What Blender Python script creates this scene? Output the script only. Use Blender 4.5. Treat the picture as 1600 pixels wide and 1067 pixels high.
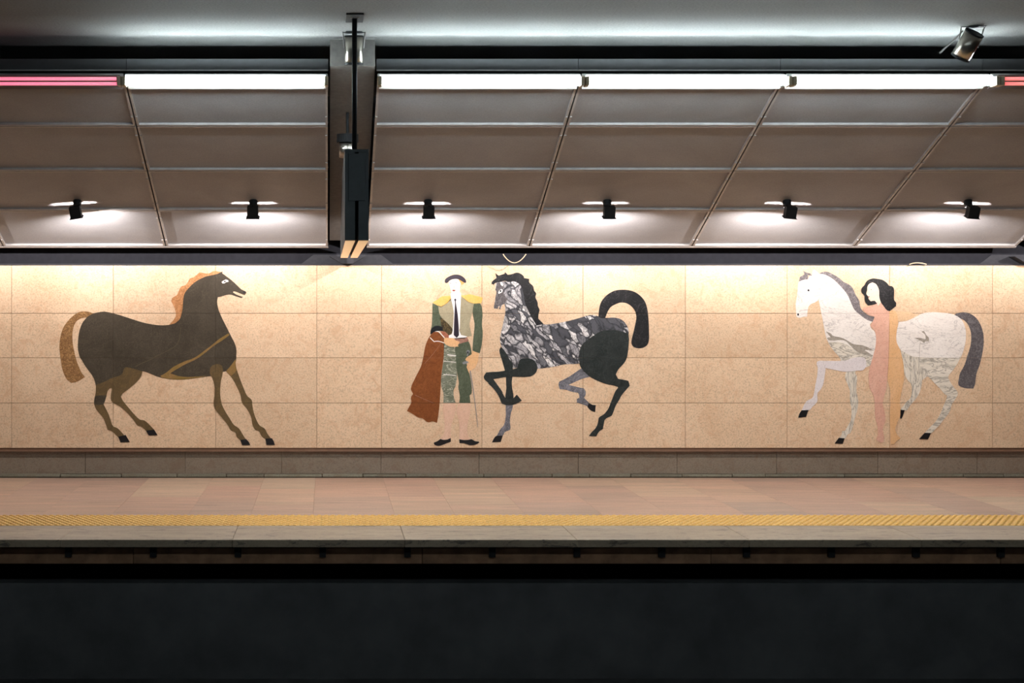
import bpy, bmesh, math, random
from mathutils import Vector, Matrix
from mathutils.geometry import delaunay_2d_cdt
random.seed(7)
for o in list(bpy.data.objects): bpy.data.objects.remove(o)
scn = bpy.context.scene
C = scn.collection
# ------------------------------------------------------------------ camera, world, exposure
F, CX, CY, H = 2772.0, 512.0, 475.0, 1.64      # focal length in px, principal vanishing point, eye height
cam = bpy.data.objects.new('camera', bpy.data.cameras.new('camera'))
C.objects.link(cam); scn.camera = cam
cam.location = (0, 0, H); cam.rotation_euler = (math.pi/2, 0, 0)
cam.data.sensor_width = 36; cam.data.lens = F/1600*36
cam.data.shift_x = (800-CX)/1600; cam.data.shift_y = (CY-533.5)/1600
cam.data.clip_end = 200
w = bpy.data.worlds.new('station_air'); scn.world = w; w.use_nodes = True
w.node_tree.nodes['Background'].inputs[0].default_value = (0.9, 0.95, 1.0, 1)
w.node_tree.nodes['Background'].inputs[1].default_value = 0.004
scn.view_settings.view_transform = 'Standard'; scn.view_settings.look = 'None'
scn.view_settings.gamma = 1; scn.view_settings.use_curve_mapping = False
scn.view_settings.exposure = 0.1
SPOT_W, BEAM_W, TUBE_S, FILL_S, PINK_S = 50.0, 185.0, 90.0, 44.0, 1.0
# ------------------------------------------------------------------ helpers
def wx(px, Y): return (px-CX)*Y/F
def wz(py, Y): return H-(py-CY)*Y/F
WPOS = {}
def link(o, parent=None):
    C.objects.link(o)
    if parent is not None: o.parent = parent
    return o
def thing(name, label, cat, loc=(0,0,0), group=None):
    o = bpy.data.objects.new(name, None); C.objects.link(o)
    o.empty_display_size = .1; o.location = loc
    o['label'] = label; o['category'] = cat
    if group: o['group'] = group
    WPOS[o.name] = Vector(loc)
    return o
def obj(name, bm, mat, parent=None, label=None, kind=None, smooth=False):
    me = bpy.data.meshes.new(name)
    bm.normal_update()
    if len(bm.verts):
        lo = Vector([min(v.co[i] for v in bm.verts) for i in range(3)])
        hi = Vector([max(v.co[i] for v in bm.verts) for i in range(3)])
        c = (lo+hi)/2
    else: c = Vector((0,0,0))
    for v in bm.verts: v.co -= c
    bm.to_mesh(me); bm.free()
    if smooth:
        for p in me.polygons: p.use_smooth = True
    me.materials.append(mat)
    o = bpy.data.objects.new(name, me); link(o, parent)
    base = WPOS[parent.name] if parent is not None else Vector((0,0,0))
    o.location = c-base
    WPOS[o.name] = c
    if label: o['label'] = label
    if kind: o['kind'] = kind
    return o
def structure(name, bm, mat, label=None):
    o = obj(name, bm, mat); o['kind'] = 'structure'
    o['label'] = label or name.replace('_', ' ')
    return o
def B(): return bmesh.new()
def box(bm, x0, x1, y0, y1, z0, z1, M=None):
    vs = [bm.verts.new((x, y, z)) for x in (x0, x1) for y in (y0, y1) for z in (z0, z1)]
    if M is not None:
        for v in vs: v.co = M @ v.co
    for f in ((0,1,3,2),(4,6,7,5),(0,4,5,1),(2,3,7,6),(0,2,6,4),(1,5,7,3)):
        bm.faces.new([vs[i] for i in f])
    return bm
def boxb(*a, bev=.002, **k):
    bm = box(B(), *a, **k)
    bmesh.ops.bevel(bm, geom=bm.edges[:], offset=bev, segments=1, affect='EDGES')
    return bm
def tube(bm, pts, r, n=10, r2=None, caps=True):
    pts = [Vector(p) for p in pts]; rings = []
    for i, p in enumerate(pts):
        d = (pts[min(i+1, len(pts)-1)]-pts[max(i-1, 0)]).normalized()
        a = d.orthogonal().normalized() if i == 0 else (a-d*a.dot(d)).normalized()
        b = d.cross(a)
        rr = r if r2 is None else r+(r2-r)*i/(len(pts)-1)
        rings.append([bm.verts.new(p+rr*(math.cos(t)*a+math.sin(t)*b)) for t in [2*math.pi*k/n for k in range(n)]])
    for A_, B_ in zip(rings, rings[1:]):
        for k in range(n): bm.faces.new((A_[k], A_[(k+1) % n], B_[(k+1) % n], B_[k]))
    if caps: bm.faces.new(rings[0][::-1]); bm.faces.new(rings[-1])
    return bm
# ------------------------------------------------------------------ materials
class NT:
    def __init__(s, name):
        s.m = bpy.data.materials.new(name); s.m.use_nodes = True
        s.t = s.m.node_tree; s.b = s.t.nodes['Principled BSDF']
    def n(s, typ, **k):
        nd = s.t.nodes.new(typ)
        for a, v in k.items():
            if a.startswith('i_'):
                key = a[2:].replace('_', ' ')
                nd.inputs[int(key) if key.isdigit() else key].default_value = v
            else: setattr(nd, a, v)
        return nd
    def l(s, a, b): s.t.links.new(a, b)
    def coord(s, scale=(1,1,1), rot=(0,0,0), rnd=0.0):
        tc = s.n('ShaderNodeTexCoord'); mp = s.n('ShaderNodeMapping')
        mp.inputs['Scale'].default_value = scale; mp.inputs['Rotation'].default_value = rot
        s.l(tc.outputs['Object'], mp.inputs['Vector'])
        if rnd:
            oi = s.n('ShaderNodeObjectInfo'); vm = s.n('ShaderNodeVectorMath', operation='SCALE')
            vm.inputs[0].default_value = (rnd, rnd*1.7, rnd*.6); s.l(oi.outputs['Random'], vm.inputs['Scale'])
            s.l(vm.outputs[0], mp.inputs['Location'])
        return mp.outputs[0]
    def noise(s, vec, scale, detail=4, rough=.6, dist=0):
        nd = s.n('ShaderNodeTexNoise'); nd.inputs['Scale'].default_value = scale
        nd.inputs['Detail'].default_value = detail; nd.inputs['Roughness'].default_value = rough
        nd.inputs['Distortion'].default_value = dist
        s.l(vec, nd.inputs['Vector']); return nd.outputs[0]
    def ramp(s, fac, stops, interp='LINEAR'):
        r = s.n('ShaderNodeValToRGB'); e = r.color_ramp.elements; r.color_ramp.interpolation = interp
        while len(e) > 1: e.remove(e[-1])
        e[0].position = stops[0][0]; e[0].color = (*stops[0][1], 1)
        for p, c in stops[1:]:
            x = e.new(p); x.color = (*c, 1)
        s.l(fac, r.inputs[0]); return r.outputs[0]
    def mix(s, fac, a, b, mode='MIX'):
        m = s.n('ShaderNodeMix', data_type='RGBA', blend_type=mode)
        for sock, v in ((m.inputs[0], fac), (m.inputs[6], a), (m.inputs[7], b)):
            if hasattr(v, 'links'): s.l(v, sock)
            elif isinstance(v, tuple): sock.default_value = (*v, 1)
            else: sock.default_value = v
        return m.outputs[2]
    def bump(s, h, strength=.3, dist=.002):
        b = s.n('ShaderNodeBump'); b.inputs['Strength'].default_value = strength; b.inputs['Distance'].default_value = dist
        s.l(h, b.inputs['Height']); s.l(b.outputs[0], s.b.inputs['Normal'])
    def fin(s, col=None, rough=.5, metal=0, spec=.5):
        if col is not None:
            if hasattr(col, 'links'): s.l(col, s.b.inputs['Base Color'])
            else: s.b.inputs['Base Color'].default_value = (*col, 1)
        s.b.inputs['Roughness'].default_value = rough; s.b.inputs['Metallic'].default_value = metal
        s.b.inputs['Specular IOR Level'].default_value = spec
        return s.m
G3 = lambda v: (v, v, v)
def sr(r, g, b):
    f = lambda c: c/12.92 if c <= .04045 else ((c+.055)/1.055)**2.4
    return tuple(f(v/255) for v in (r, g, b))
def plain(name, col, rough=.5, metal=0, var=.12, scale=18, spec=.5):
    t = NT(name); v = t.coord(); n = t.noise(v, scale)
    c = t.mix(t.ramp(n, [(.3, G3(0)), (.7, G3(1))]), tuple(x*(1-var) for x in col), tuple(min(1, x*(1+var)) for x in col))
    return t.fin(c, rough, metal, spec)
def stone(name, base, dark, light, rnd_var=.12, pit=(.25, .17, .1), rough=.45, sx=1, pits=.5, fine=70):
    t = NT(name); v = t.coord((1, sx, 1) if sx != 1 else (1, 1, 1), rnd=9)
    big = t.noise(v, 2.2, 5, .6, .6); fin_ = t.noise(v, fine, 5, .75)
    c = t.mix(t.ramp(big, [(.32, G3(0)), (.7, G3(1))]), dark, light)
    c = t.mix(.45, c, base)
    c = t.mix(t.ramp(fin_, [(.35, G3(.0)), (.68, G3(.8))]), c, tuple(min(1, x*1.22) for x in base))
    c = t.mix(t.ramp(fin_, [(.30, G3(.95)), (.49, G3(0))]), c, tuple(x*.6 for x in base))
    mo = t.noise(v, 7, 6, .7, 1.5)
    c = t.mix(t.ramp(mo, [(.36, G3(.55)), (.5, G3(0))]), c, tuple(a*b for a, b in zip(base, (.86, .70, .60))))
    pv = t.noise(v, 26, 6, .8, 1.2)
    c = t.mix(t.ramp(pv, [(.24, G3(pits)), (.36, G3(0))]), c, pit)
    oi = t.n('ShaderNodeObjectInfo')
    r = t.ramp(oi.outputs['Random'], [(0, G3(1-rnd_var)), (1, G3(1+rnd_var*.3))])
    c = t.mix(1.0, c, r, 'MULTIPLY')
    t.bump(fin_, .25, .001)
    return t.fin(c, rough)
M_tile = stone('cream_limestone', (.66, .475, .315), (.52, .35, .215), (.74, .565, .40), .09, pit=(.36, .2, .09), pits=.7)
M_plinth = stone('grey_brown_limestone', (.19, .15, .11), (.15, .12, .085), (.22, .18, .135), .1, pits=.3, rough=.6)
M_skirt = stone('greenish_skirting_stone', (.17, .16, .115), (.12, .115, .08), (.22, .21, .16), .2, pits=.4, rough=.6)
M_grout = plain('brown_grout', (.20, .115, .06), .9)
M_bronze = plain('brown_bronze_trim', (.18, .10, .06), .6)  # the trim strip's own uniform brown
def edge_mat():
    t = NT('grey_edge_stone'); v = t.coord((.4, 1.6, 1), (0, 0, .06), rnd=9); f = t.coord(rnd=4)
    n1 = t.noise(v, 3, 5, .65, .5); n2 = t.noise(v, 13, 6, .75, 1.2); n3 = t.noise(f, 60, 5, .75)
    c = t.mix(t.ramp(n1, [(.3, G3(0)), (.7, G3(1))]), (.28, .21, .145), (.39, .30, .205))
    c = t.mix(t.ramp(n2, [(.38, G3(.85)), (.46, G3(0))]), c, (.07, .052, .04))
    c = t.mix(t.ramp(n3, [(.3, G3(.5)), (.5, G3(0))]), c, (.13, .105, .08))
    return t.fin(c, .5)
M_edge = edge_mat()
def floor_mat():
    t = NT('pink_beige_platform_stone'); v = t.coord((1, 1, 1), rnd=11); vs = t.coord((.35, 3.2, 1), rnd=5)
    n1 = t.noise(vs, 1.6, 5, .6, .3); n2 = t.noise(v, 60, 5, .75); n3 = t.noise(vs, 9, 5, .7)
    c = t.mix(t.ramp(n1, [(.3, G3(0)), (.68, G3(1))]), (.40, .30, .225), (.58, .39, .295))
    c = t.mix(t.ramp(n3, [(.32, G3(.6)), (.48, G3(0))]), c, (.20, .14, .105))
    c = t.mix(t.ramp(n2, [(.3, G3(.5)), (.5, G3(0))]), c, (.19, .135, .10))
    oi = t.n('ShaderNodeObjectInfo')
    c = t.mix(1.0, c, t.ramp(oi.outputs['Random'], [(0, (.80, .80, .82)), (.35, (.95, .86, .84)), (.7, (1.0, .98, .92)), (1, (1.0, 1.08, 1.04))]), 'MULTIPLY')
    return t.fin(c, .42)
M_floor = floor_mat()
M_bed = plain('dark_mortar', (.05, .04, .03), .9)
M_tact = stone('worn_yellow_tactile', (.78, .45, .10), (.68, .38, .08), (.84, .49, .12), .08, pits=.4, rough=.55)
M_conc = plain('dark_concrete', (.085, .085, .088), .85, var=.25, scale=3)
def conc_mat():
    t = NT('grey_ceiling_concrete'); v = t.coord()
    n1 = t.noise(v, 1.1, 4, .6); n2 = t.noise(v, 60, 4, .8)
    c = t.mix(t.ramp(n1, [(.3, G3(0)), (.7, G3(1))]), (.155, .155, .15), (.19, .188, .18))
    c = t.mix(t.ramp(n2, [(.35, G3(.75)), (.56, G3(0))]), c, (.085, .085, .082))
    t.bump(n2, .35, .002)
    return t.fin(c, .9)
M_ceil = conc_mat()
def panel_mat():
    t = NT('grey_brown_ceiling_sheet'); v = t.coord(rnd=6)
    n1 = t.noise(v, 1.3, 4, .6, .5); n2 = t.noise(v, 80, 4, .85)
    c = t.mix(t.ramp(n1, [(.3, G3(0)), (.7, G3(1))]), (.25, .25, .262), (.33, .33, .345))
    c = t.mix(t.ramp(n2, [(.3, G3(.4)), (.6, G3(0))]), c, (.13, .13, .135))
    return t.fin(c, .6)
M_panel = panel_mat()
M_alu = plain('dull_aluminium', (.38, .365, .36), .45, .3)
M_dark = plain('blackened_steel', (.022, .024, .028), .55, .2)
M_fascia = plain('dark_grey_fascia', (.045, .047, .05), .6)
M_beam = plain('dim_brown_beam', (.26, .135, .07), .75, var=.35, scale=7)
M_black = plain('black_lamp_casing', (.009, .009, .010), .7, spec=.2)
M_housing = plain('white_lamp_reflector', (.75, .75, .74), .4, var=.02)
M_darkrefl = plain('darkened_lamp_reflector', (.10, .09, .09), .6)  # same reflector coloured dark so the weak tubes barely light it
M_holder = plain('ivory_lamp_holder', (.42, .35, .24), .5)
M_sign = plain('dark_blue_grey_casing', (.026, .036, .042), .5, var=.15)
M_chrome = plain('brushed_chrome', (.42, .39, .34), .28, .95, var=.08)
M_wire = plain('cream_cable', (.6, .45, .3), .6)
M_rib = plain('grey_rib_concrete', (.15, .14, .13), .85, var=.15, scale=30)
M_tipwedge = plain('blue_grey_tip_and_light_wedge', (.04, .041, .047), .9, var=.12, scale=30, spec=.08)  # shared by the rib tip, the ledge and the solid light wedge
def emit(name, col, s, base=(.8, .8, .8)):
    t = NT(name); t.b.inputs['Emission Color'].default_value = (*col, 1); t.b.inputs['Emission Strength'].default_value = s
    return t.fin(base, .4)
M_tube = emit('lit_fluorescent_tube', (.80, .93, .97), TUBE_S)
M_filltube = emit('added_fill_fluorescent_tube', (.80, .95, 1.0), FILL_S)  # for the added fill tubes over the near platform
M_pink = emit('failing_pink_tube', (1.0, .17, .30), PINK_S)
M_red = emit('failing_red_tube', (1.0, .12, .12), PINK_S)
M_bulb = emit('lit_halogen_bulb', (1.0, .93, .92), 12)
M_signbounce = emit('amber_underside_bounce_glow', (1.0, .62, .31), .42, (.7, .5, .3))  # light bounced from the lit wall, given to the underside as emission
# marbles of the wall inlays
def marble(name, base, alt, vein, nscale=5, vs=7, vw=.035, amt=.6, fleck=None, rough=.35, stretch=(1, 1, 1), rot=(0, 0, 0)):
    t = NT(name); v = t.coord(stretch, rot)
    n1 = t.noise(v, nscale, 5, .65, .8); n2 = t.noise(v, vs, 6, .6, 1.6); n3 = t.noise(v, 75, 4, .8)
    c = t.mix(t.ramp(n1, [(.35, G3(0)), (.65, G3(1))]), base, alt)
    if amt: c = t.mix(t.ramp(n2, [(.5-vw, G3(0)), (.5, G3(amt)), (.5+vw, G3(0))]), c, vein)
    c = t.mix(t.ramp(n3, [(.34, G3(.5)), (.5, G3(0))]), c, tuple(x*.55 for x in base))
    if fleck: c = t.mix(t.ramp(n3, [(.57, G3(0)), (.70, G3(.6))]), c, fleck)
    return t.fin(c, rough, spec=.25)
M_bay = marble('dark_brown_marble', (.048, .038, .026), (.070, .056, .040), (.12, .1, .07), 4, 5, .02, .3, (.14, .12, .09))
M_ochre = marble('ochre_brown_marble', (.105, .072, .034), (.14, .092, .044), (.2, .13, .05), 4, 6, .05, .4)
M_olive = marble('olive_vein_marble', (.20, .13, .035), (.26, .15, .06), (.3, .18, .07), 9, 8, .05, .3)
M_hoof = plain('jet_black_marble', (.005, .005, .007), .35)
M_rust = marble('rust_orange_marble', (.42, .19, .075), (.55, .27, .12), (.24, .10, .035), 12, 22, .06, .8, (.7, .45, .25))
M_tailb = marble('mottled_tan_brown_marble', (.32, .17, .07), (.42, .24, .10), (.13, .06, .022), 10, 24, .10, .9, (.6, .4, .22))
M_black_m = marble('black_marble', (.012, .012, .013), (.022, .021, .022), (.12, .11, .12), 4, 6, .012, .5, (.05, .05, .05))
M_haunch = marble('charcoal_green_marble', (.015, .019, .018), (.030, .034, .033), (.06, .07, .07), 5, 9, .03, .4, (.06, .065, .06))
def breccia():
    t = NT('black_and_white_breccia_marble'); v = t.coord((1, 1, 1), (0, math.radians(-50), 0))
    n0 = t.noise(v, 5, 4, .6); vm = t.n('ShaderNodeVectorMath', operation='MULTIPLY_ADD')
    nd = t.n('ShaderNodeTexNoise'); nd.inputs['Scale'].default_value = 4; nd.inputs['Detail'].default_value = 5; t.l(v, nd.inputs['Vector'])
    t.l(nd.outputs['Color'], vm.inputs[0]); vm.inputs[1].default_value = (.22, .22, .22); t.l(v, vm.inputs[2])
    mp = t.n('ShaderNodeMapping'); mp.inputs['Scale'].default_value = (.30, 1, 1); t.l(vm.outputs[0], mp.inputs['Vector'])
    def vor(sc):
        x = t.n('ShaderNodeTexVoronoi', feature='DISTANCE_TO_EDGE'); x.inputs['Scale'].default_value = sc; t.l(mp.outputs[0], x.inputs['Vector']); return x.outputs['Distance']
    a, b = vor(21), vor(47)
    cell = t.n('ShaderNodeTexVoronoi'); cell.inputs['Scale'].default_value = 21; t.l(mp.outputs[0], cell.inputs['Vector'])
    sep = t.n('ShaderNodeSeparateColor'); t.l(cell.outputs['Color'], sep.inputs[0])
    light = t.ramp(sep.outputs[0], [(0, (.05, .05, .06)), (.25, (.10, .10, .115)), (.42, (.50, .48, .50)), (1, (.85, .82, .80))])
    c = t.mix(t.ramp(a, [(.03, G3(1)), (.13, G3(0))]), light, (.02, .02, .025))
    big = t.noise(t.coord(), 3.2, 4, .6, .4)
    c = t.mix(t.ramp(big, [(.36, G3(.55)), (.47, G3(0))]), c, (.05, .05, .058))
    c = t.mix(t.ramp(b, [(.01, G3(.75)), (.09, G3(0))]), c, (.06, .06, .07))
    n = t.noise(v, 30, 6, .75, 1)
    c = t.mix(t.ramp(n, [(.35, G3(.7)), (.5, G3(0))]), c, (.05, .05, .06))
    return t.fin(c, .35)
M_brec = breccia()
M_greyleg = marble('blue_grey_marble', (.13, .135, .155), (.24, .23, .26), (.05, .05, .06), 12, 14, .05, .8, (.34, .33, .35))
M_white = marble('white_grey_veined_marble', (.74, .68, .63), (.82, .77, .72), (.36, .32, .31), 3, 4.2, .013, .75, stretch=(.55, 1, 1.7), rot=(0, .35, 0))
M_white_s = marble('white_streaky_marble', (.66, .60, .50), (.76, .70, .61), (.22, .20, .17), 6, 7, .045, .85, stretch=(.5, 1, 2.2), rot=(0, .25, 0))
M_whitev = marble('white_marble_upright_streaks', (.66, .60, .50), (.74, .68, .59), (.22, .20, .17), 6, 7, .045, .85, stretch=(2.2, 1, .5))
M_palewhite = marble('pale_lilac_white_marble', (.66, .60, .60), (.71, .66, .66), (.5, .45, .45), 5, 7, .02, .3)
M_band = marble('taupe_band_marble', (.33, .29, .24), (.40, .36, .31), (.2, .17, .13), 8, 10, .05, .7)
M_mane = marble('speckled_grey_marble', (.20, .175, .18), (.30, .27, .275), (.08, .07, .075), 20, 30, .10, .8, (.45, .4, .4))
M_taild = marble('dark_grey_streaked_marble', (.12, .105, .108), (.18, .165, .17), (.05, .045, .05), 14, 20, .08, .8, (.30, .27, .27))
M_pinkskin = marble('rose_pink_marble', (.66, .37, .275), (.71, .43, .33), (.56, .29, .21), 6, 8, .03, .4)
M_orange = marble('apricot_marble', (.70, .41, .20), (.74, .46, .25), (.62, .36, .18), 6, 8, .03, .3)
M_palearm = marble('pale_apricot_marble', (.68, .46, .28), (.71, .50, .31), (.6, .38, .22), 6, 8, .03, .3)
M_face = marble('ivory_marble', (.80, .72, .58), (.82, .74, .60), (.7, .55, .4), 5, 7, .02, .2)
M_facep = marble('pale_rose_marble', (.78, .63, .50), (.81, .66, .53), (.7, .5, .4), 5, 7, .02, .2)
M_shirt = plain('pure_white_marble', (.82, .80, .80), .35, var=.02)
M_tie = plain('aubergine_black_marble', (.018, .010, .020), .35)
M_gold = marble('golden_yellow_marble', (.72, .42, .10), (.78, .50, .17), (.6, .34, .1), 8, 8, .03, .3)
M_jacket = marble('grey_green_marble', (.33, .29, .19), (.38, .34, .23), (.2, .18, .12), 7, 9, .02, .4)
M_green = marble('dark_green_marble', (.062, .078, .048), (.095, .115, .075), (.16, .18, .13), 10, 16, .03, .5)
M_greenv = marble('green_white_veined_marble', (.13, .145, .10), (.19, .205, .155), (.55, .55, .44), 8, 9, .022, .9, stretch=(.5, 1, 1.6))
M_broc = marble('black_gold_marble', (.03, .022, .012), (.05, .038, .02), (.20, .14, .06), 10, 25, .05, .8)
M_cape = marble('russet_marble', (.20, .062, .018), (.25, .085, .026), (.13, .036, .010), 8, 16, .06, .7)
M_red2 = marble('brick_red_marble', (.30, .09, .05), (.36, .13, .08), (.5, .3, .2), 8, 16, .03, .5)
M_sash = marble('mauve_brown_marble', (.26, .13, .10), (.32, .17, .13), (.45, .27, .2), 8, 14, .04, .6)
M_sock = marble('shell_pink_marble', (.66, .42, .30), (.72, .49, .37), (.58, .33, .24), 6, 9, .03, .3)
M_steel = plain('steel_grey_marble', (.20, .21, .22), .35)
M_goldhair = marble('golden_brown_marble', (.55, .28, .08), (.66, .38, .14), (.4, .2, .05), 20, 20, .05, .5)
M_lip = plain('dark_red_marble', (.25, .03, .03), .4)
M_eyew = plain('bone_white_marble', (.8, .76, .72), .35, var=.02)
# ------------------------------------------------------------------ key sizes
YF = 16.72             # face of the stone cladding
YB = 16.80             # back plane of plinth
X0, X1 = -6.2, 8.4
# ------------------------------------------------------------------ setting: walls, floor, ceiling
zt, zb = wz(414, YF), wz(700, YF)
structure('wall_back', box(B(), X0, X1, YB+.02, YB+.4, -.3, 3.9), M_conc, 'dark concrete wall behind the stone cladding')
bk = structure('wall_back_cladding', box(B(), X0, X1, YF+.028, YB+.02, zb, zt-.004), M_grout, 'wall cladding of cream limestone slabs')
COLS = [-622, -462, -302, -142, 18, 177, 337, 495, 596, 753, 911, 1071, 1230, 1390, 1551, 1711, 1871]
ROWS = [414.5, 489.5, 559, 629.5, 700]
g = .0016
for ci, (a, b) in enumerate(zip(COLS, COLS[1:])):
    for rj, (c, d) in enumerate(zip(ROWS, ROWS[1:])):
        dy = random.uniform(0, .0006)
        obj('stone_slab', boxb(wx(a, YF)+g, wx(b, YF)-g, YF+dy, YF+.03, wz(d, YF)+g, wz(c, YF)-g, bev=.0012), M_tile, bk)
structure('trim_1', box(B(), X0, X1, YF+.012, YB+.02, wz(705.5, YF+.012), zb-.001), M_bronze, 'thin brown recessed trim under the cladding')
pl = structure('wall_plinth', box(B(), X0, X1, YB+.001, YB+.03, -.02, wz(705.5, YF)), M_grout, 'dull grey stone plinth below the cladding')
pj = [-641, -486, -331, -176, -21, 134, 290, 440, 595, 748, 903, 1057, 1212, 1370, 1525, 1680, 1840]
for a, b in zip(pj, pj[1:]):
    obj('stone_slab', boxb(wx(a, YB)+.0015, wx(b, YB)-.0015, YB-.03, YB, .035, wz(706, YF+.012)-.001, bev=.0012), M_plinth, pl)
bb = structure('baseboard_back', box(B(), X0, X1, YB-.035, YB, -.02, .005), M_bed, 'rough greenish stone skirting along the plinth')
random.seed(21)
xx = X0
while xx < X1:
    L = random.uniform(.3, .75)
    obj('skirting_stone', boxb(xx+.003, min(xx+L, X1)-.003, YB-.055+random.uniform(-.004, .004), YB-.031, .007, .034+random.uniform(-.003, .002), bev=.003), M_skirt, bb)
    xx += L
# platform floor
YT1, YT0, YE = 13.78, 13.14, 12.35
fl = structure('floor', box(B(), X0, X1, YE+.30, YB+.3, -.10, -.031), M_bed, 'far station platform paved in pinkish beige stone')
xs = []
for px in (598, 675):
    pass
xj = [wx(493, 16.7)]
for wdt in (.636, .47, .55, .6, .52, .6, .5, .62, .55, .5, .6, .55, .5, .6): xj.append(xj[-1]+wdt)
xl = [xj[0]]
for wdt in (.485, .485, .6, .55, .5, .6, .5, .55, .6, .5, .55): xl.append(xl[-1]-wdt)
xj = xl[:0:-1]+xj
yend = YB-.032
for i, (a, b) in enumerate(zip(xj, xj[1:])):
    cuts = random.choice([[15.3], [14.7], [15.75, 14.5], [15.1], [16.0, 14.75]])
    ys = [yend]+cuts+[YT1]
    for y1, y0 in zip(ys, ys[1:]):
        obj('paving_slab', boxb(a+.0005, b-.0005, y0+.0005, y1-.0005, -.03, random.uniform(-.0008, 0), bev=.001), M_floor, fl)
# tactile strip
tl = YT1-YT0
tb = box(B(), -.31, .31, -tl/2+.002, tl/2-.002, -.03, 0)
nx, ny = 12, 12
for i in range(nx):
    for j in range(ny):
        cx = -.31+.62*(i+.5)/nx+(.012 if j % 2 else -.012); cy = -tl/2+tl*(j+.5)/ny
        lo = [tb.verts.new((cx+.019*math.cos(t), cy+.019*math.sin(t), 0)) for t in [k*math.pi/3 for k in range(6)]]
        hi = [tb.verts.new((cx+.012*math.cos(t), cy+.012*math.sin(t), .006)) for t in [k*math.pi/3 for k in range(6)]]
        for k in range(6): tb.faces.new((lo[k], lo[(k+1) % 6], hi[(k+1) % 6], hi[k]))
        tb.faces.new(hi)
tme = bpy.data.meshes.new('tactile_tile'); tb.to_mesh(tme); tb.free(); tme.materials.append(M_tact)
x = wx(246, 13.5)-.623*7
while x < X1:
    o = bpy.data.objects.new('tactile_tile', tme); link(o, fl); o.location = Vector((x+.31, (YT1+YT0)/2, 0))-WPOS[fl.name]
    x += .623
# edge stones
ej = wx(629, 12.7)-1.2*5
k = 0
while ej < X1:
    obj('edge_stone', boxb(ej+.0006, ej+1.2-.0006, YE, YT0-.008, -.054, 0, bev=.004), M_edge, fl)
    ej += 1.2
# platform substructure
pf = structure('wall_platform_front', box(B(), X0, X1, 12.72, 13.1, -1.3, -.36), M_conc, 'dark concrete face of the platform above the track bed')
structure('wall_recess', box(B(), X0, X1, 13.6, 13.8, -.5, -.26), M_bed, 'black recess under the platform edge')
bmr = structure('trim_2', box(B(), X0, X1, 12.56, 12.60, -.19, -.095), M_bed, 'dim brown beam of boards under the platform edge')
bj = [-700, -240, 208, 660, 1112, 1565, 2000]
for a, b in zip(bj, bj[1:]):
    obj('board', boxb(wx(a, 12.5)+.002, wx(b, 12.5)-.002, 12.52, 12.56, -.192, -.083, bev=.002), M_beam, bmr)
for i in range(-6, 16):
    px = 107+132.4*i
    bm = box(B(), wx(px-5, 12.5), wx(px+5, 12.5), 12.48, 12.52, -.142, -.055)
    box(bm, wx(px-8, 12.5), wx(px+8, 12.5), 12.44, 12.53, -.066, -.0545)
    obj('bracket', bm, M_black, bmr)
structure('floor_track_bed', box(B(), X0, X1, 4, 12.9, -1.25, -1.045), M_conc, 'dark track bed below the platforms')
# ceiling slab
ZC = H+1.97
structure('ceiling', box(B(), X0, X1, -1.5, YB+.4, ZC, ZC+.3), M_ceil, 'grey concrete ceiling slab above the tracks')
# ------------------------------------------------------------------ sloping canopy of panels
def cz(Y): return H+.47+.3395*(16.8-Y)
YC0, YC1 = 16.55, 13.15            # lower and upper end of the slope
PW, RH = 1.515, (YC0-YC1)/4
ang = math.atan(.3395)
def slope(x, s, n):                # x, distance up the slope in Y, height above the plane (negative = towards the room)
    Y = YC0-s
    return Vector((x, Y-n*math.sin(-ang)*-1 if False else Y+n*math.sin(ang), cz(Y)+n*math.cos(ang)))
def sbox(bm, xa, xb, sa, sb, na, nb):
    vs = [bm.verts.new(slope(x, s, n)) for x in (xa, xb) for s in (sa, sb) for n in (na, nb)]
    for f in ((0,1,3,2),(4,6,7,5),(0,4,5,1),(2,3,7,6),(0,2,6,4),(1,5,7,3)): bm.faces.new([vs[i] for i in f])
def canopy(xstart, n, label, pink):
    t = thing('sloping_canopy', label, 'canopy', (xstart, YC0, cz(YC0)), 'sloping ceiling canopies of framed panels')
    for i in range(n):
        for j in range(4):
            xa, xb = xstart+i*PW+.006, xstart+(i+1)*PW-.006
            sa, sb = j*RH+.007, (j+1)*RH-.007
            bm = B(); sbox(bm, xa+.004, xb-.004, sa+.004, sb-.004, 0, .006)
            p = obj('panel', bm, M_panel, t)
            bm = B(); r = .017
            sbox(bm, xa, xa+r, sa, sb, -.02, .001); sbox(bm, xb-r, xb, sa, sb, -.02, .001)
            sbox(bm, xa+r, xb-r, sa, sa+r, -.02, .001); sbox(bm, xa+r, xb-r, sb-r, sb, -.02, .001)
            for xc in (xa+.011, xb-.011):      # screw clips
                for sc in (sa+.16, sb-.16): sbox(bm, xc-.008, xc+.008, sc-.008, sc+.008, -.026, -.02)
            obj('frame', bm, M_alu, p)
    for j in range(1, 4):
        bm = B(); sbox(bm, xstart, xstart+n*PW, j*RH-.011, j*RH+.011, .012, .06); obj('purlin', bm, M_dark, t)
    # dark backing behind the lower edge and side cheeks, fascia at the top edge
    bm = B(); sbox(bm, xstart, xstart+n*PW, -.03, -.001, -.022, .02); obj('edge_rail', bm, M_alu, t)
    for i in range(n):
        xa, xb = xstart+i*PW+.002, xstart+(i+1)*PW-.002
        bm = box(B(), xa, xb, YC1+.15, YC1+.165, H+1.757, H+1.8375); obj('fascia_board', bm, M_fascia, t)
        bm = box(B(), xa, xb, YC1+.138, YC1+.17, H+1.747, H+1.756); obj('fascia_lip', bm, M_alu, t)
    return t
MX, LX = wx(572, 16.8), wx(513, 16.8)
canopy(MX, 4, 'long run of framed grey ceiling panels right of the hanging sign', None)
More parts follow.
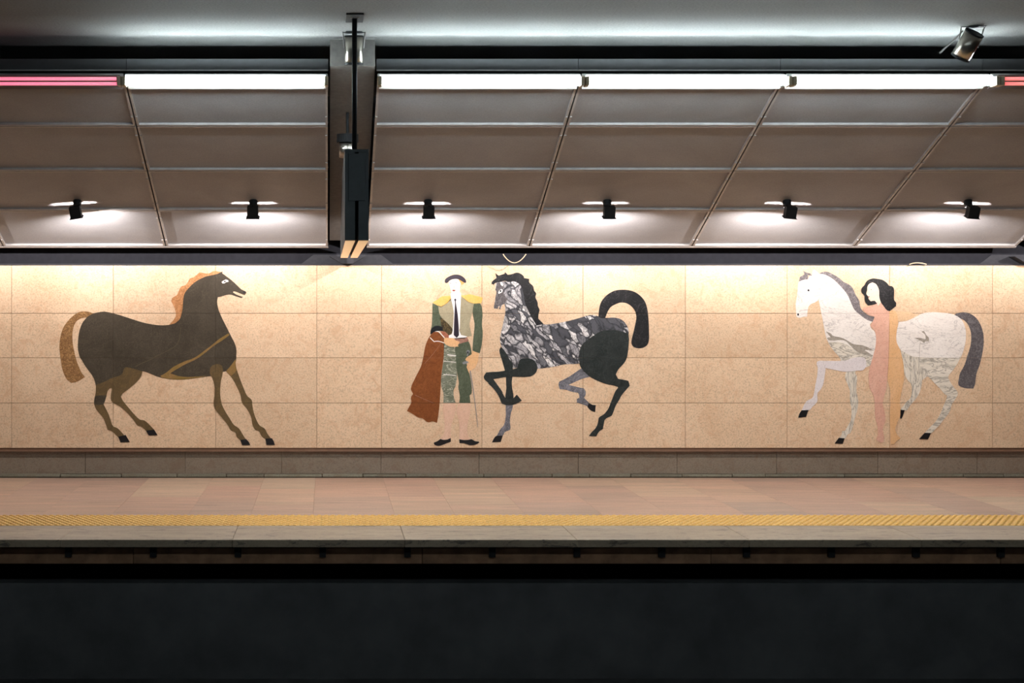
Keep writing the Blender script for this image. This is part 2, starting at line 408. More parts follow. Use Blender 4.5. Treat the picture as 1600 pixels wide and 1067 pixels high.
canopy(LX-4*PW, 4, 'run of framed grey ceiling panels left of the hanging sign', None)
RX = MX+4*PW+(MX-LX)
canopy(RX, 1, 'framed grey ceiling panels beyond the right-hand rib, at the frame edge', None)
# ribs between canopies
def rib(name_label, xa, xb):
    t = thing('ceiling_rib', name_label, 'rib', ((xa+xb)/2, 16.79, cz(16.7)), 'concrete ribs between the canopies')
    bm = B(); sbox(bm, xa+.012, xb-.012, -.02, 3.42, .05, .3); obj('beam', bm, M_rib, t)
    # tapered tip running down to the wall
    xm = (xa+xb)/2
    pts = [(xa+.012, 400.5), (xb-.012, 400.5), (xm+.05, 412), (xm-.05, 412)]
    bm = B(); fr = [bm.verts.new((x, 16.62, wz(y, 16.62))) for x, y in pts]; bkv = [bm.verts.new((x, 16.78, wz(y, 16.62))) for x, y in pts]
    bm.faces.new(fr); bm.faces.new(bkv[::-1])
    for i in range(4): bm.faces.new((fr[i], bkv[i], bkv[(i+1) % 4], fr[(i+1) % 4]))
    bmesh.ops.recalc_face_normals(bm, faces=bm.faces[:])
    obj('tapered_tip', bm, M_tipwedge, t)
    pts = [(xa-.14, 398), (xb+.14, 398), (xb+.27, 414), (xa-.27, 414)]  # paler trapezoid: light falling through the rib gap, built as a solid piece
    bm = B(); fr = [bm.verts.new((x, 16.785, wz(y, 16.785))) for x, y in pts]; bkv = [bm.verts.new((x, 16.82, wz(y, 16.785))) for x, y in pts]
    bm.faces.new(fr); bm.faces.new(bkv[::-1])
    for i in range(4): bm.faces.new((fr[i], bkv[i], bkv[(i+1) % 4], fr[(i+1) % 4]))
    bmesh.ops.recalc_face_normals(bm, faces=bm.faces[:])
    obj('light_wedge', bm, M_tipwedge, t)
    return t
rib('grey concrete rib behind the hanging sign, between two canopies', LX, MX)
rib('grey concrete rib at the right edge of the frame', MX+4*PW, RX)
# dark soffit strip over the wall
structure('trim_3', box(B(), X0, X1, YF+.006, YB+.02, zt-.003, zt+.012), M_tipwedge, 'thin grey ledge on top of the cladding')
structure('wall_back_upper', box(B(), X0, X1, YB-.008, YB+.02, zt+.012, 3.0), plain('near_black_wall_paint', (.018, .0185, .023), .9, spec=.08), 'dark band of wall between cladding and canopy')
# ------------------------------------------------------------------ fluorescent lights
YTB = 12.98
def fluo(xa, xb, mats, label, group, em=None, refl=None, YTB=YTB, z=None, sgn=1):
    z = z or wz(124.5, YTB); xm = (xa+xb)/2
    t = thing('fluorescent_light', label, 'light', (xm, YTB+.06, z+.05), group)
    zc = lambda y: z+.064+sgn*-.3395*(y-YTB)
    bm = B()
    ya, yb = YTB+.06*sgn, YTB+.27*sgn
    q = [(ya, zc(ya)), (yb, zc(yb)), (yb, zc(yb)-.008), (ya, zc(ya)-.008)]
    A_ = [bm.verts.new((xa+.02, y, zz_)) for y, zz_ in q]; B_ = [bm.verts.new((xb-.02, y, zz_)) for y, zz_ in q]
    bm.faces.new(A_); bm.faces.new(B_[::-1])
    for k in range(4): bm.faces.new((A_[k], B_[k], B_[(k+1) % 4], A_[(k+1) % 4]))
    bmesh.ops.recalc_face_normals(bm, faces=bm.faces[:])
    obj('reflector', bm, refl or M_housing, t)
    for k, (dy, dz) in enumerate(((-.02, .004), (.06, -.022))):
        obj('tube', tube(B(), [(xa+.035, YTB+dy*sgn, z+dz), (xb-.035, YTB+dy*sgn, z+dz)], .0125, 12), mats[k], t, smooth=True)
    for xe in (xa+.005, xb-.03):
        obj('lamp_holder', boxb(xe, xe+.028, min(YTB-.04*sgn, YTB+.09*sgn), max(YTB-.04*sgn, YTB+.09*sgn), z-.045, z+.022, bev=.004), M_holder, t)
    return t
zz = 'white fluorescent lights along the canopy top'
for i, lb in enumerate(('bright twin tube light just right of the hanging sign pole', 'bright twin tube light in the middle of the three right of the pole', 'bright twin tube light left of the red one at the right edge')):
    fluo(MX+i*PW, MX+(i+1)*PW, (M_tube, M_tube), lb, zz)
fluo(MX+3*PW, MX+4*PW, (M_red, M_red), 'dim red twin tube light at the right edge of the frame', 'failing coloured tubes', refl=M_darkrefl)
fluo(LX-PW, LX, (M_tube, M_tube), 'bright twin tube light left of the hanging sign pole', zz)
fluo(LX-2*PW, LX-PW, (M_pink, M_pink), 'dim pink twin tube light at the left edge of the frame', 'failing coloured tubes', refl=M_darkrefl)
for i in range(6):  # added out of view as frontal fill for trackside wall and canopy
    fluo(-3.2+i*PW, -3.2+(i+1)*PW, (M_filltube, M_filltube), 'unseen twin tube light added above the near platform as fill', 'unseen fill tube lights added above the near platform', YTB=4.6, z=H+1.66, sgn=-1)
# ------------------------------------------------------------------ floodlights under the canopy
def lampbox(name, cx, Y, z, roll, tilt, label):
    t = thing('floodlight', label, 'lamp', (cx, Y, z), 'small black floodlights under the canopy')
    Mx = Matrix.Translation((cx, Y, z)) @ Matrix.Rotation(roll, 4, 'Y') @ Matrix.Rotation(tilt, 4, 'X')
    def quadshell(bm, rings):
        vr = [[bm.verts.new(Mx @ Vector((sx*hx, sy*hy, zz_))) for sx, sy in ((-1,-1),(1,-1),(1,1),(-1,1))] for hx, hy, zz_ in rings]
        for A_, B_ in zip(vr, vr[1:]):
            for k in range(4): bm.faces.new((A_[k], A_[(k+1) % 4], B_[(k+1) % 4], B_[k]))
        return vr
    # lower flared collar with the open mouth (outer skin, rim, inner skin)
    bm = B()
    vr = quadshell(bm, [(.047, .044, -.038), (.048, .045, -.044), (.058, .052, -.052), (.054, .048, -.052), (.046, .043, -.046), (.044, .041, -.038)])
    for k in range(4): bm.faces.new((vr[-1][k], vr[-1][(k+1) % 4], vr[0][(k+1) % 4], vr[0][k]))
    bmesh.ops.recalc_face_normals(bm, faces=bm.faces[:])
    obj('collar', bm, M_black, t)
    # upper casing: top, three closed sides, short rear side leaving the cooling slot open
    bm = B()
    box(bm, -.047, .047, -.044, .044, .042, .048, Mx)
    box(bm, -.047, .047, -.044, -.040, -.039, .043, Mx)
    box(bm, -.047, -.043, -.041, .044, -.039, .043, Mx)
    box(bm, .043, .047, -.041, .044, -.039, .043, Mx)
    box(bm, -.044, .044, .040, .044, -.0215, .043, Mx); box(bm, -.044, .044, .040, .044, -.039, -.0265, Mx)
    obj('casing', bm, M_black, t)
    obj('bulb', tube(B(), [Mx @ Vector((-.03, 0, -.030)), Mx @ Vector((.03, 0, -.030))], .005, 8), M_bulb, t, smooth=True)
    # stem and round base on the canopy
    Ym = 15.52; zm = cz(Ym)
    bm = B(); tube(bm, [(cx, Ym, zm-.004), (cx, Ym-.02, zm-.05)], .038, 16, .034); obj('round_base', bm, M_black, t, smooth=False)
    bm = B(); tube(bm, [(cx, Ym-.02, zm-.05), Mx @ Vector((0, 0, .048))], .008, 8); obj('stem', bm, M_black, t)
    ld = bpy.data.lights.new('flood_lamp', 'POINT'); ld.energy = SPOT_W; ld.color = (1.0, .91, .87); ld.shadow_soft_size = .006
    bd = bpy.data.lights.new('flood_beam', 'SPOT'); bd.energy = BEAM_W; bd.color = ld.color; bd.shadow_soft_size = .006
    bd.spot_size = math.radians(121); bd.spot_blend = 1.0
    bo = bpy.data.objects.new('flood_beam', bd); link(bo, t); bo.location = (Mx @ Vector((0, 0, -.0405)))-Vector((cx, Y, z))
    bo.rotation_euler = (math.radians(107), 0, 0)
    lo = bpy.data.objects.new('flood_lamp', ld); link(lo, t); lo.location = (Mx @ Vector((0, 0, -.0405)))-Vector((cx, Y, z))
YL = 15.40
specs = [(-159, -6, 'floodlight beyond the left frame edge', 0), (118, -9, 'leftmost floodlight in view, its mouth glowing', 2), (395, 0, 'floodlight just left of the hanging sign, mouth glowing', 6), (670, 0, 'floodlight above the bullfighter inlay', 0), (952, 0, 'floodlight above the black horse tail, mouth glowing', 5), (1235, 5, 'floodlight above the head of the white horse', 0), (1520, 4, 'rightmost floodlight, above the white horse tail', 0), (1800, 0, 'floodlight beyond the right frame edge', 0)]
for px, roll, lb, ti in specs:
    lampbox('floodlight', wx(px, YL), YL, wz(331, YL), math.radians(roll), math.radians(16+ti*.3), lb)
# ------------------------------------------------------------------ hanging sign seen end-on
Yn, Yr = 12.1, 16.45
t = thing('hanging_sign', 'long dark double-sided sign hung from a black pole, seen end-on', 'sign', (wx(556, Yn), Yn, ZC))
xa, xb = wx(539, Yn), wx(576, Yn); zt_, zb_ = wz(233, Yn), wz(377, Yn)
xm = (xa+xb)/2
def profile(bm, x0, x1, clear_top, zlow, y0, y1):
    zl = lambda y: min(zt_-clear_top, cz(y)-.035)
    yk = 16.8-(zt_-clear_top+.035-H-.47)/.3395
    pr = [(y0, zlow), (y1, zlow), (y1, zl(y1)), (yk, zt_-clear_top), (y0, zt_-clear_top)]
    a = [bm.verts.new((x0, y, z)) for y, z in pr]; b_ = [bm.verts.new((x1, y, z)) for y, z in pr]
    bm.faces.new(a); bm.faces.new(b_[::-1])
    for k in range(5): bm.faces.new((a[k], b_[k], b_[(k+1) % 5], a[(k+1) % 5]))
    bmesh.ops.recalc_face_normals(bm, faces=bm.faces[:])
    return bm
obj('casing', profile(B(), xa, xm-.012, .02, zb_+.006, Yn, Yr), M_sign, t)
obj('casing', profile(B(), xm+.012, xb, .02, zb_+.006, Yn, Yr), M_sign, t)
obj('spine', profile(B(), xm-.0125, xm+.0125, .022, zb_+.03, Yn+.6, Yr-.02), M_black, t)
obj('end_plate', boxb(xa+.022, xb-.022, Yn-.008, Yn, wz(314, Yn), zt_-.03, bev=.003), M_sign, t)
obj('top_rail', boxb(xa-.002, xb+.002, Yn+.0, 14.9, zt_-.021, zt_, bev=.003), M_sign, t)
obj('bounce_glow_underside', boxb(xa+.002, xm-.012, Yn+.002, Yr-.002, zb_, zb_+.0065, bev=.001), M_signbounce, t, 'amber underside strip, bounced light put in as glow')
obj('bounce_glow_underside', boxb(xm+.012, xb-.002, Yn+.002, Yr-.002, zb_, zb_+.0065, bev=.001), M_signbounce, t, 'amber underside strip, bounced light put in as glow')
for s in (-1, 1):
    for z in (wz(262, Yn), wz(300, Yn)): obj('screw', tube(B(), [(xm+s*.035, Yn-.008, z), (xm+s*.035, Yn-.012, z)], .004, 8), M_dark, t)
xp = wx(554, Yn+.08)
obj('pole', tube(B(), [(xp, Yn+.08, ZC-.012), (xp, Yn+.08, zt_)], .0175, 14), M_black, t, smooth=True)
obj('ceiling_plate', boxb(xp-.06, xp+.06, Yn-.09, Yn+.25, ZC-.012, ZC, bev=.002), M_black, t)
for s in (-1, 1): obj('bolt', tube(B(), [(xp+s*.022, Yn+.0, ZC-.012), (xp+s*.022, Yn+.0, ZC-.022)], .007, 8), M_chrome, t)
obj('pole', tube(B(), [(xm, 14.7, zt_), (xm, 14.7, cz(14.7)+.05)], .0175, 14), M_black, t, smooth=True)
# ------------------------------------------------------------------ cylinder spotlights
def cyl_spot(label, top, bot, r, plate):
    t = thing('cylinder_spotlight', label, 'spotlight', plate, 'chrome cylinder spotlights')
    top, bot, plate = Vector(top), Vector(bot), Vector(plate)
    d = (bot-top).normalized()
    obj('body', tube(B(), [top, bot], r, 28), M_chrome, t, smooth=True)
    obj('rear_cap', tube(B(), [top-d*.006, top+d*.004], r+.002, 28), M_black, t)
    obj('front_rim', tube(B(), [bot-d*.01, bot+d*.003], r+.002, 28), M_dark, t)
    side = d.cross(Vector((0, 1, 0))).normalized()
    mid = top+d*(bot-top).length*.42
    up = Vector((0, 0, plate.z-.01))
    for s in (-1, 1):
        e = Vector((top.x+s*(r+.014), plate.y, plate.z-.006))
        bm = tube(B(), [mid+side*(-s if side.x < 0 else s)*(r+.004), e], .005, 6); obj('bracket_arm', bm, M_alu, t)
    obj('bracket_bar', box(B(), top.x-r-.018, top.x+r+.018, plate.y-.012, plate.y+.012, plate.z-.008, plate.z-.001), M_alu, t)
    obj('mounting_plate', box(B(), plate.x-.06, plate.x+.06, plate.y-.05, plate.y+.05, plate.z-.004, plate.z), M_dark, t)
    return t
Yc = 12.6
t2 = cyl_spot('tilted chrome cylinder spotlight on the ceiling at the upper right', (wx(1520, Yc), Yc-.03, wz(53, Yc)), (wx(1505, Yc), Yc+.06, wz(88, Yc)), .068, (wx(1524, Yc), Yc, ZC))
bm = tube(B(), [(wx(1505, Yc), Yc-.0, wz(48, Yc)), (wx(1476, Yc), Yc+.1, wz(80, Yc))], .006, 8); obj('stay_rod', bm, M_alu, t2)
Y2 = 12.86
cyl_spot('upright chrome cylinder spotlight on the ceiling behind the sign pole', (wx(553, Y2), Y2, wz(57, Y2)), (wx(553, Y2), Y2+.02, wz(100, Y2)), .066, (wx(553, Y2), Y2, ZC))
Y3 = 13.9
t3 = thing('cylinder_spotlight', 'dark capped cylinder lamp hung on the rib behind the sign top', 'spotlight', (wx(543, Y3), Y3, cz(Y3)+.04))
obj('body', tube(B(), [(wx(543, Y3), Y3, wz(222, Y3)), (wx(543, Y3), Y3+.03, wz(245, Y3))], .066, 28), M_chrome, t3, smooth=True)
obj('cap', tube(B(), [(wx(543, Y3), Y3-.0, wz(210, Y3)), (wx(543, Y3), Y3, wz(223, Y3))], .085, 28), M_black, t3)
obj('mounting_stem', tube(B(), [(wx(543, Y3), Y3, wz(212, Y3)), (wx(543, Y3), Y3+.02, cz(Y3)+.06)], .012, 8), M_black, t3)
# ------------------------------------------------------------------ loose cables under the canopy
def cable(x0, x1, yA, yB, Y, label):
    n = 12; pts = []
    for i in range(n+1):
        u = i/n; px = x0+(x1-x0)*u; py = yA+(yB-yA)*(1-(2*u-1)**2)
        pts.append((wx(px, Y), Y+.02*math.sin(u*3), wz(py, Y)))
    o = obj('cable', tube(B(), pts, .0045, 8), M_wire, None, smooth=True); o['label'] = label; o['category'] = 'cable'; o['group'] = 'loose cable loops under the canopy edge'
cable(786, 822, 397, 410.5, 16.5, 'cream cable loop hanging under the canopy edge above the black horse')
cable(1421, 1448, 413, 410.5, 16.66, 'short cream cable bow resting on the ledge above the white horse')
# ------------------------------------------------------------------ marble inlays (flat stone pieces set into the cladding)
WIN = dict(A=(85,415,7.115), B=(235,415,7.115), C=(85,555,7.115), D=(235,555,7.115), E=(630,420,10.164), F=(630,510,10.164),
           G=(630,600,10.164), I=(750,420,10.164), J=(880,440,10.164), K=(750,510,10.164), L=(750,595,10.164), M=(860,520,10.164),
           N=(860,595,10.164), O=(1235,415,10.164), Q=(1320,420,11.858), R=(1235,510,10.164), S=(1235,595,10.164), T=(1335,490,9.7),
           U=(1335,590,9.7), V=(1390,475,8.894), W=(1390,580,8.894))
def P(*a):
    """P('A',[pts],'B',[pts]...) sheet coordinates of the survey drawings -> pixel coordinates on the cladding"""
    out = []
    for k, pts in zip(a[::2], a[1::2]):
        x0, y0, s = WIN[k]
        out += [(x0+x/s, y0+y/s) for x, y in pts]
    return out
def smooth_poly(pts, closed=True, sub=4, corner=48):
    n = len(pts); out = []
    V = [Vector(p) for p in pts]
    def is_corner(i):
        a = V[i]-V[i-1]; b = V[(i+1) % n]-V[i]
        if a.length < 1e-6 or b.length < 1e-6: return True
        return math.degrees(a.angle(b)) > corner
    cor = [is_corner(i) for i in range(n)]
    for i in range(n):
        p0, p1, p2, p3 = V[i-1], V[i], V[(i+1) % n], V[(i+2) % n]
        d = (p2-p1).length
        def tan(i_, a, b, c):
            if cor[i_ % n]: return (p2-p1)
            t = (c-a); return t.normalized()*d if t.length > 1e-6 else (p2-p1)
        m1 = tan(i, p0, p1, p2); m2 = tan(i+1, p1, p2, p3)
        k = max(1, min(sub, int(d/1.2)))
        for s in range(k):
            u = s/k; u2, u3 = u*u, u*u*u
            out.append((2*u3-3*u2+1)*p1+(u3-2*u2+u)*m1+(-2*u3+3*u2)*p2+(u3-u2)*m2)
    return out
def inlay(name, pts, mat, parent, layer=0, label=None, smooth=True, split=True):
    pp = smooth_poly(pts) if smooth else [Vector(p) for p in pts]
    clean = []
    for p in pp:
        if not clean or (p-clean[-1]).length > .12: clean.append(p)
    if (clean[0]-clean[-1]).length < .12: clean.pop()
    Yf = YF-.0016-.0008*layer
    bm = B()
    res = delaunay_2d_cdt([Vector((p.x, -p.y)) for p in clean], [], [list(range(len(clean)))], 1, 1e-4)
    vs = [bm.verts.new((wx(p.x, Yf), Yf, wz(-p.y, Yf))) for p in res[0]]
    for f in res[2]: bm.faces.new([vs[i] for i in f])
    if split:
        xs = [v.co.x for v in bm.verts]; zs = [v.co.z for v in bm.verts]
        gg = .0008
        for axis, vals in ((0, [wx(c, YF) for c in COLS]), (2, [wz(r, YF) for r in ROWS])):
            rng = xs if axis == 0 else zs
            for val in vals:
                if not (min(rng)+.02 < val < max(rng)-.02): continue
                for s in (-gg, gg):
                    no = (1, 0, 0) if axis == 0 else (0, 0, 1)
                    co = (val+s, 0, 0) if axis == 0 else (0, 0, val+s)
                    bmesh.ops.bisect_plane(bm, geom=bm.verts[:]+bm.edges[:]+bm.faces[:], plane_co=co, plane_no=no, dist=1e-6)
                kill = [fc for fc in bm.faces if abs(fc.calc_center_median()[axis]-val) < gg*.98]
                bmesh.ops.delete(bm, geom=kill, context='FACES')
    r = bmesh.ops.extrude_face_region(bm, geom=bm.faces[:])
    for v in [e for e in r['geom'] if isinstance(e, bmesh.types.BMVert)]: v.co.y = YF+.0007
    bmesh.ops.recalc_face_normals(bm, faces=bm.faces[:])
    return obj(name, bm, mat, parent, label)
def ribbon(pts, w0, w1=None):
    w1 = w0 if w1 is None else w1
    V = [Vector(p) for p in pts]; L, R = [], []
    for i, p in enumerate(V):
        d = (V[min(i+1, len(V)-1)]-V[max(i-1, 0)]).normalized(); n = Vector((-d.y, d.x))
        ww = (w0+(w1-w0)*i/(len(V)-1))/2
        L.append(tuple(p+n*ww)); R.append(tuple(p-n*ww))
    return L+R[::-1]
def disc(c, r, n=12, ry=None): return [(c[0]+r*math.cos(2*math.pi*k/n), c[1]+(ry or r)*math.sin(2*math.pi*k/n)) for k in range(n)]
def pt(k, x, y): return P(k, [(x, y)])[0]
def fig(name, label, cat, px, py): return thing(name, label, cat, (wx(px, YF), YF, wz(py, YF)))

# --- brown horse
h = fig('horse_inlay', 'dark brown marble horse inlay with orange mane, on the left of the wall', 'wall inlay', 265, 695)
mane = P('B', [(803,75),(760,66),(700,60),(650,88),(600,82),(545,73),(515,103),(480,130),(440,143),(415,185),(390,215),(340,235),(312,290),(290,330),(248,355),(230,395),(262,455),(282,520),(280,565),(250,612),(210,655),(300,650),(420,600),(520,400),(620,200),(760,110)])
inlay('mane', mane, M_rust, h, 0)
tail = P('A', [(450,545),(425,530),(380,512),(320,508),(270,518),(200,565),(130,640),(90,710),(65,800),(55,900),(62,990)], 'C', [(72,60),(85,140),(110,215),(145,275),(188,308),(250,295),(340,242),(300,190),(265,110),(240,40)], 'A', [(222,960),(205,870),(200,770),(212,690),(240,625),(290,588),(355,578),(420,590)])
inlay('tail', tail, M_tailb, h, 0)
inlay('front_leg', P('D', [(945,40),(955,140),(985,230),(1030,350),(1075,450),(1125,495),(1132,540),(1145,620),(1175,710),(1215,780),(1270,815),(1300,870),(1338,922),(1285,932),(1240,905),(1205,845),(1165,830),(1135,770),(1120,690),(1075,600),(1020,530),(1000,440),(960,350),(910,260),(850,190),(825,165),(860,100)]), M_ochre, h, 0)
body = P('B', [(803,63),(798,85),(840,115),(905,165),(960,215),(1010,262),(1062,288),(1066,303),(1048,327),(1000,310),(950,290),(925,285),(918,297),(955,320),(1000,338),(1030,347),(1013,360),(985,352),(930,335),(890,322),(840,327),(790,342),(750,350),(742,400),(748,450),(765,510),(800,590),(850,690),(900,790),(940,870),(957,940),(955,1000)],
         'D', [(955,20),(948,75),(900,120),(850,165),(828,182),(803,182),(780,215),(660,232),(560,245),(450,262),(350,270),(230,266),(130,250),(60,230),(0,205)],
         'C', [(980,178),(900,200),(780,300),(650,330),(540,340),(462,345),(445,275),(410,210),(350,130),(305,55)],
         'A', [(280,1010),(262,930),(262,850),(275,740),(310,640),(365,572),(425,535),(480,520),(550,511),(620,522),(720,548),(850,590),(970,628),(1080,652),(1180,663),(1270,658),(1340,640)],
         'B', [(290,628),(325,595),(345,540),(360,450),(365,380),(380,310),(430,245),(500,180),(560,145),(620,120),(690,105),(750,90)])
inlay('body', body, M_bay, h, 1)
inlay('hind_leg', P('C', [(462,328),(540,302),(620,262),(660,300),(642,362),(612,372),(592,400),(575,460),(545,545),(570,590),(600,650),(625,720),(650,785),(700,810),(740,848),(775,888),(740,900),(708,910),(640,845),(592,828),(570,760),(545,700),(500,645),(465,600),(442,540),(445,480),(458,420)]), M_ochre, h, 2)
inlay('knee_patch', P('C', [(450,458),(500,445),(580,448),(562,510),(545,545),(500,552),(443,548),(444,490)]), M_bay, h, 3)
inlay('hind_leg', P('C', [(600,290),(620,262),(700,235),(755,205),(775,150),(800,133),(900,155),(978,180),(965,230),(925,285),(850,355),(760,425),(738,460),(765,510),(830,590),(890,660),(950,715),(1000,725),(1060,775),(1110,830),(1065,835),(1022,842),(990,812),(960,790),(925,780),(880,720),(810,640),(730,570),(650,525),(628,490),(630,430),(637,370)]), M_ochre, h, 3)
inlay('front_leg', P('D', [(710,105),(760,98),(795,115),(806,160),(800,220),(786,280),(778,340),(775,420),(790,530),(830,620),(880,700),(925,770),(985,815),(1020,870),(1062,938),(1000,945),(960,905),(945,860),(895,835),(860,775),(800,700),(720,600),(702,540),(712,450),(712,340),(690,260),(660,195),(670,135)]), M_ochre, h, 2)
for k, pp in (('C', [(708,905),(792,886),(838,965),(735,968)]), ('C', [(1018,838),(1108,826),(1147,888),(1050,893)]), ('D', [(1000,940),(1065,932),(1095,965),(1110,1000),(1020,1000)]), ('D', [(1278,928),(1350,922),(1368,950),(1385,998),(1290,998)])):
    inlay('hoof', P(k, pp), M_hoof, h, 4)
inlay('chest_wedge', P('D', [(950,40),(948,130),(958,170),(900,230),(850,188),(845,172),(890,120)]), M_olive, h, 2)
inlay('vein', P('B', [(868,752),(880,772),(800,830),(700,895),(620,960),(540,1020),(490,1050)], 'D', [(400,95),(300,150),(220,200),(330,235),(480,240),(640,225),(560,243),(450,260),(350,268),(230,264),(130,248),(110,230),(180,190),(240,140),(300,105),(400,60)], 'B', [(440,1045),(520,1005),(600,945),(680,885),(760,820),(830,775)]), M_olive, h, 2, 'olive brown streak across the chest')
inlay('vein', ribbon(P('B', [(340,690),(330,760),(318,830),(270,900),(180,950),(60,1010),(0,1045)], 'C', [(980,85),(900,125)]), .5, .9), marble('faint_vein_marble', (.10, .085, .05), (.12, .1, .06), (.1, .08, .05), amt=0), h, 2, 'thin pale line across the flank')
inlay('eye', P('B', [(790,182),(810,168),(838,153),(865,163),(868,180),(842,184),(825,196),(800,196)]), M_eyew, h, 2)
inlay('pupil', disc(pt('B', 828, 176), 1.3), M_hoof, h, 3)
inlay('nostril', disc(pt('B', 1044, 293), 1.7), M_hoof, h, 2)

# --- bullfighter
m = fig('bullfighter_inlay', 'marble inlay of a standing bullfighter in green suit holding a russet cape', 'wall inlay', 706, 695)
inlay('face', P('E', [(728,195),(722,225),(740,280),(755,340),(765,400),(900,400),(900,335),(908,250),(920,200),(890,165),(800,155)]), M_face, m, 0)
inlay('epaulette', P('E', [(463,535),(540,490),(600,445),(650,432),(752,430),(765,480),(700,545),(600,608),(550,585)]), M_gold, m, 1)
inlay('epaulette', P('E', [(915,420),(980,420),(1050,405),(1150,425),(1265,458),(1240,545),(1120,552),(1040,530),(950,460)]), M_gold, m, 1)
inlay('sleeve', P('E', [(463,545),(555,578),(575,700),(600,760),(680,850),(770,960)], 'F', [(765,60),(765,125),(720,135),(600,60),(440,50)], 'E', [(455,880),(462,700)]), M_green, m, 0)
inlay('jacket', P('E', [(755,470),(700,540),(600,600),(556,580),(572,700),(600,760),(680,840),(775,945),(785,1000),(800,700),(780,560)]), M_jacket, m, 1)
inlay('jacket', P('E', [(912,425),(950,455),(1040,525),(1118,550),(1112,640),(1080,760),(1055,880),(1070,970)], 'F', [(1090,150),(1010,160),(905,132),(885,100)], 'E', [(895,800),(900,560)]), M_jacket, m, 1)
inlay('brocade', P('E', [(590,765),(680,840),(750,910),(785,965),(772,1035),(720,1060),(650,1000),(625,940),(600,880)]), M_broc, m, 2)
inlay('shirt', P('E', [(755,385),(830,395),(915,378),(918,440),(905,700),(898,950)], 'F', [(890,60),(920,135),(1015,158),(990,185),(860,195),(725,185),(722,128),(765,125)], 'E', [(785,980),(803,700),(780,560),(758,460)]), M_shirt, m, 2)
inlay('tie', P('E', [(825,468),(845,490),(835,515),(850,620),(865,720),(880,900),(885,1060)], 'F', [(885,140),(850,182),(806,140)], 'E', [(803,1050),(808,850),(820,600),(820,515),(808,490)]), M_tie, m, 3)
inlay('hair', P('E', [(875,165),(940,175),(975,205),(955,240),(925,255),(912,225)]), M_goldhair, m, 2)
inlay('hat', P('E', [(660,190),(668,165),(720,125),(790,97),(850,90),(910,103),(960,135),(990,170),(1002,205),(985,225),(955,210),(900,177),(850,160),(790,165),(740,185),(705,218),(680,225),(662,212)]), M_tie, m, 3)
inlay('eye', disc(pt('E', 752, 228), .95), M_steel, m, 2); inlay('eye', disc(pt('E', 842, 221), .95), M_steel, m, 2)
inlay('mouth', P('E', [(776,340),(800,330),(834,340),(815,355),(790,354)]), M_lip, m, 2)
inlay('nose', ribbon(P('E', [(806,270),(812,300),(800,305)]), .5), M_goldhair, m, 2)
inlay('sleeve', P('E', [(1122,552),(1225,546),(1250,620),(1260,750),(1248,870),(1258,960)], 'F', [(1262,80),(1260,180),(1240,320),(1215,425),(1150,405),(1100,380),(1112,200),(1130,40)], 'E', [(1132,860),(1108,740),(1105,660)]), M_green, m, 1)
inlay('trouser_leg', P('F', [(830,320),(880,280),(1040,238),(1062,290),(1080,370),(1088,440),(1010,490),(1000,560),(1040,700),(1080,900),(1087,1060)], 'G', [(1055,180),(1068,298),(888,300),(900,200),(875,50)], 'F', [(885,900),(850,700),(820,400)]), M_green, m, 1)
inlay('trouser_leg', P('F', [(640,255),(700,290),(810,320),(825,400),(835,500),(850,700),(855,800),(830,950)], 'G', [(800,100),(808,220),(835,298),(638,298),(640,150),(610,50)], 'F', [(600,850),(625,650),(645,450)]), M_greenv, m, 2, 'grey green trouser leg with white veins')
for y in (455, 560, 770): inlay('stripe', ribbon(P('F', [(640 if y > 460 else 700, y-8), (740, y), (838, y+10)]), .9 if y != 455 else 1.6), M_eyew, m, 3)
inlay('sash', P('F', [(800,188),(1018,172),(1040,232),(900,275),(840,290)]), M_sash, m, 2)
inlay('cape', P('F', [(440,130),(395,200),(350,320),(320,480),(280,640),(200,800),(122,985)], 'G', [(157,155),(123,215),(130,290),(95,360),(60,425),(150,475),(240,530),(310,545),(390,605),(470,592),(537,615),(560,480),(580,300),(592,100)], 'F', [(600,870),(612,700),(642,500),(650,300),(660,190),(620,120),(540,80),(490,75)]), M_cape, m, 2)
inlay('cape_lining', P('F', [(595,78),(660,82),(725,140),(722,184),(660,185),(620,125)]), M_red2, m, 3)
inlay('cuff', P('E', [(430,1035),(440,970),(490,915),(570,905),(628,930),(632,985),(560,985),(490,1000),(455,1030)]), M_hoof, m, 4)
inlay('cape_trim', ribbon(P('F', [(425,175),(455,205),(490,240),(560,235),(655,262)]), 1.2), M_eyew, m, 3)
inlay('cape_trim', ribbon(P('F', [(490,73),(560,82),(605,125),(655,182)]), 1.5), M_eyew, m, 4)
inlay('cape_vein', ribbon(P('F', [(600,262),(540,350),(470,440),(340,590)]), .5), M_sash, m, 3)
inlay('cape_vein', ribbon(P('G', [(190,175),(300,225),(480,300)]), .9, .5), M_sash, m, 3)
inlay('hand', P('F', [(650,178),(720,182),(800,187),(835,220),(900,240),(868,300),(882,318),(760,322),(700,300),(652,258)]), M_orange, m, 4)
inlay('hand', P('F', [(1095,385),(1205,425),(1182,560),(1140,660),(1100,680),(1045,742),(1005,640),(1050,570),(985,530),(1010,490),(1085,450)]), M_orange, m, 2)
inlay('sword_hilt', disc(pt('F', 1030, 402), 2.8), M_steel, m, 3)
inlay('sword_grip', ribbon(P('F', [(1030,400),(1020,470)]), 2), M_steel, m, 3)
inlay('sword_guard', P('F', [(938,575),(975,552),(1040,560),(1000,590),(950,600)]), M_steel, m, 3)
inlay('sword_blade', ribbon(P('F', [(1062,700),(1092,880)], 'G', [(1108,60),(1140,300),(1165,500),(1185,685)]), 1.6, .6), M_steel, m, 3)
inlay('stocking', P('G', [(638,303),(828,303),(832,420),(790,560),(758,700),(755,870),(640,890),(588,862),(650,780),(655,600),(635,420)]), M_sock, m, 1)
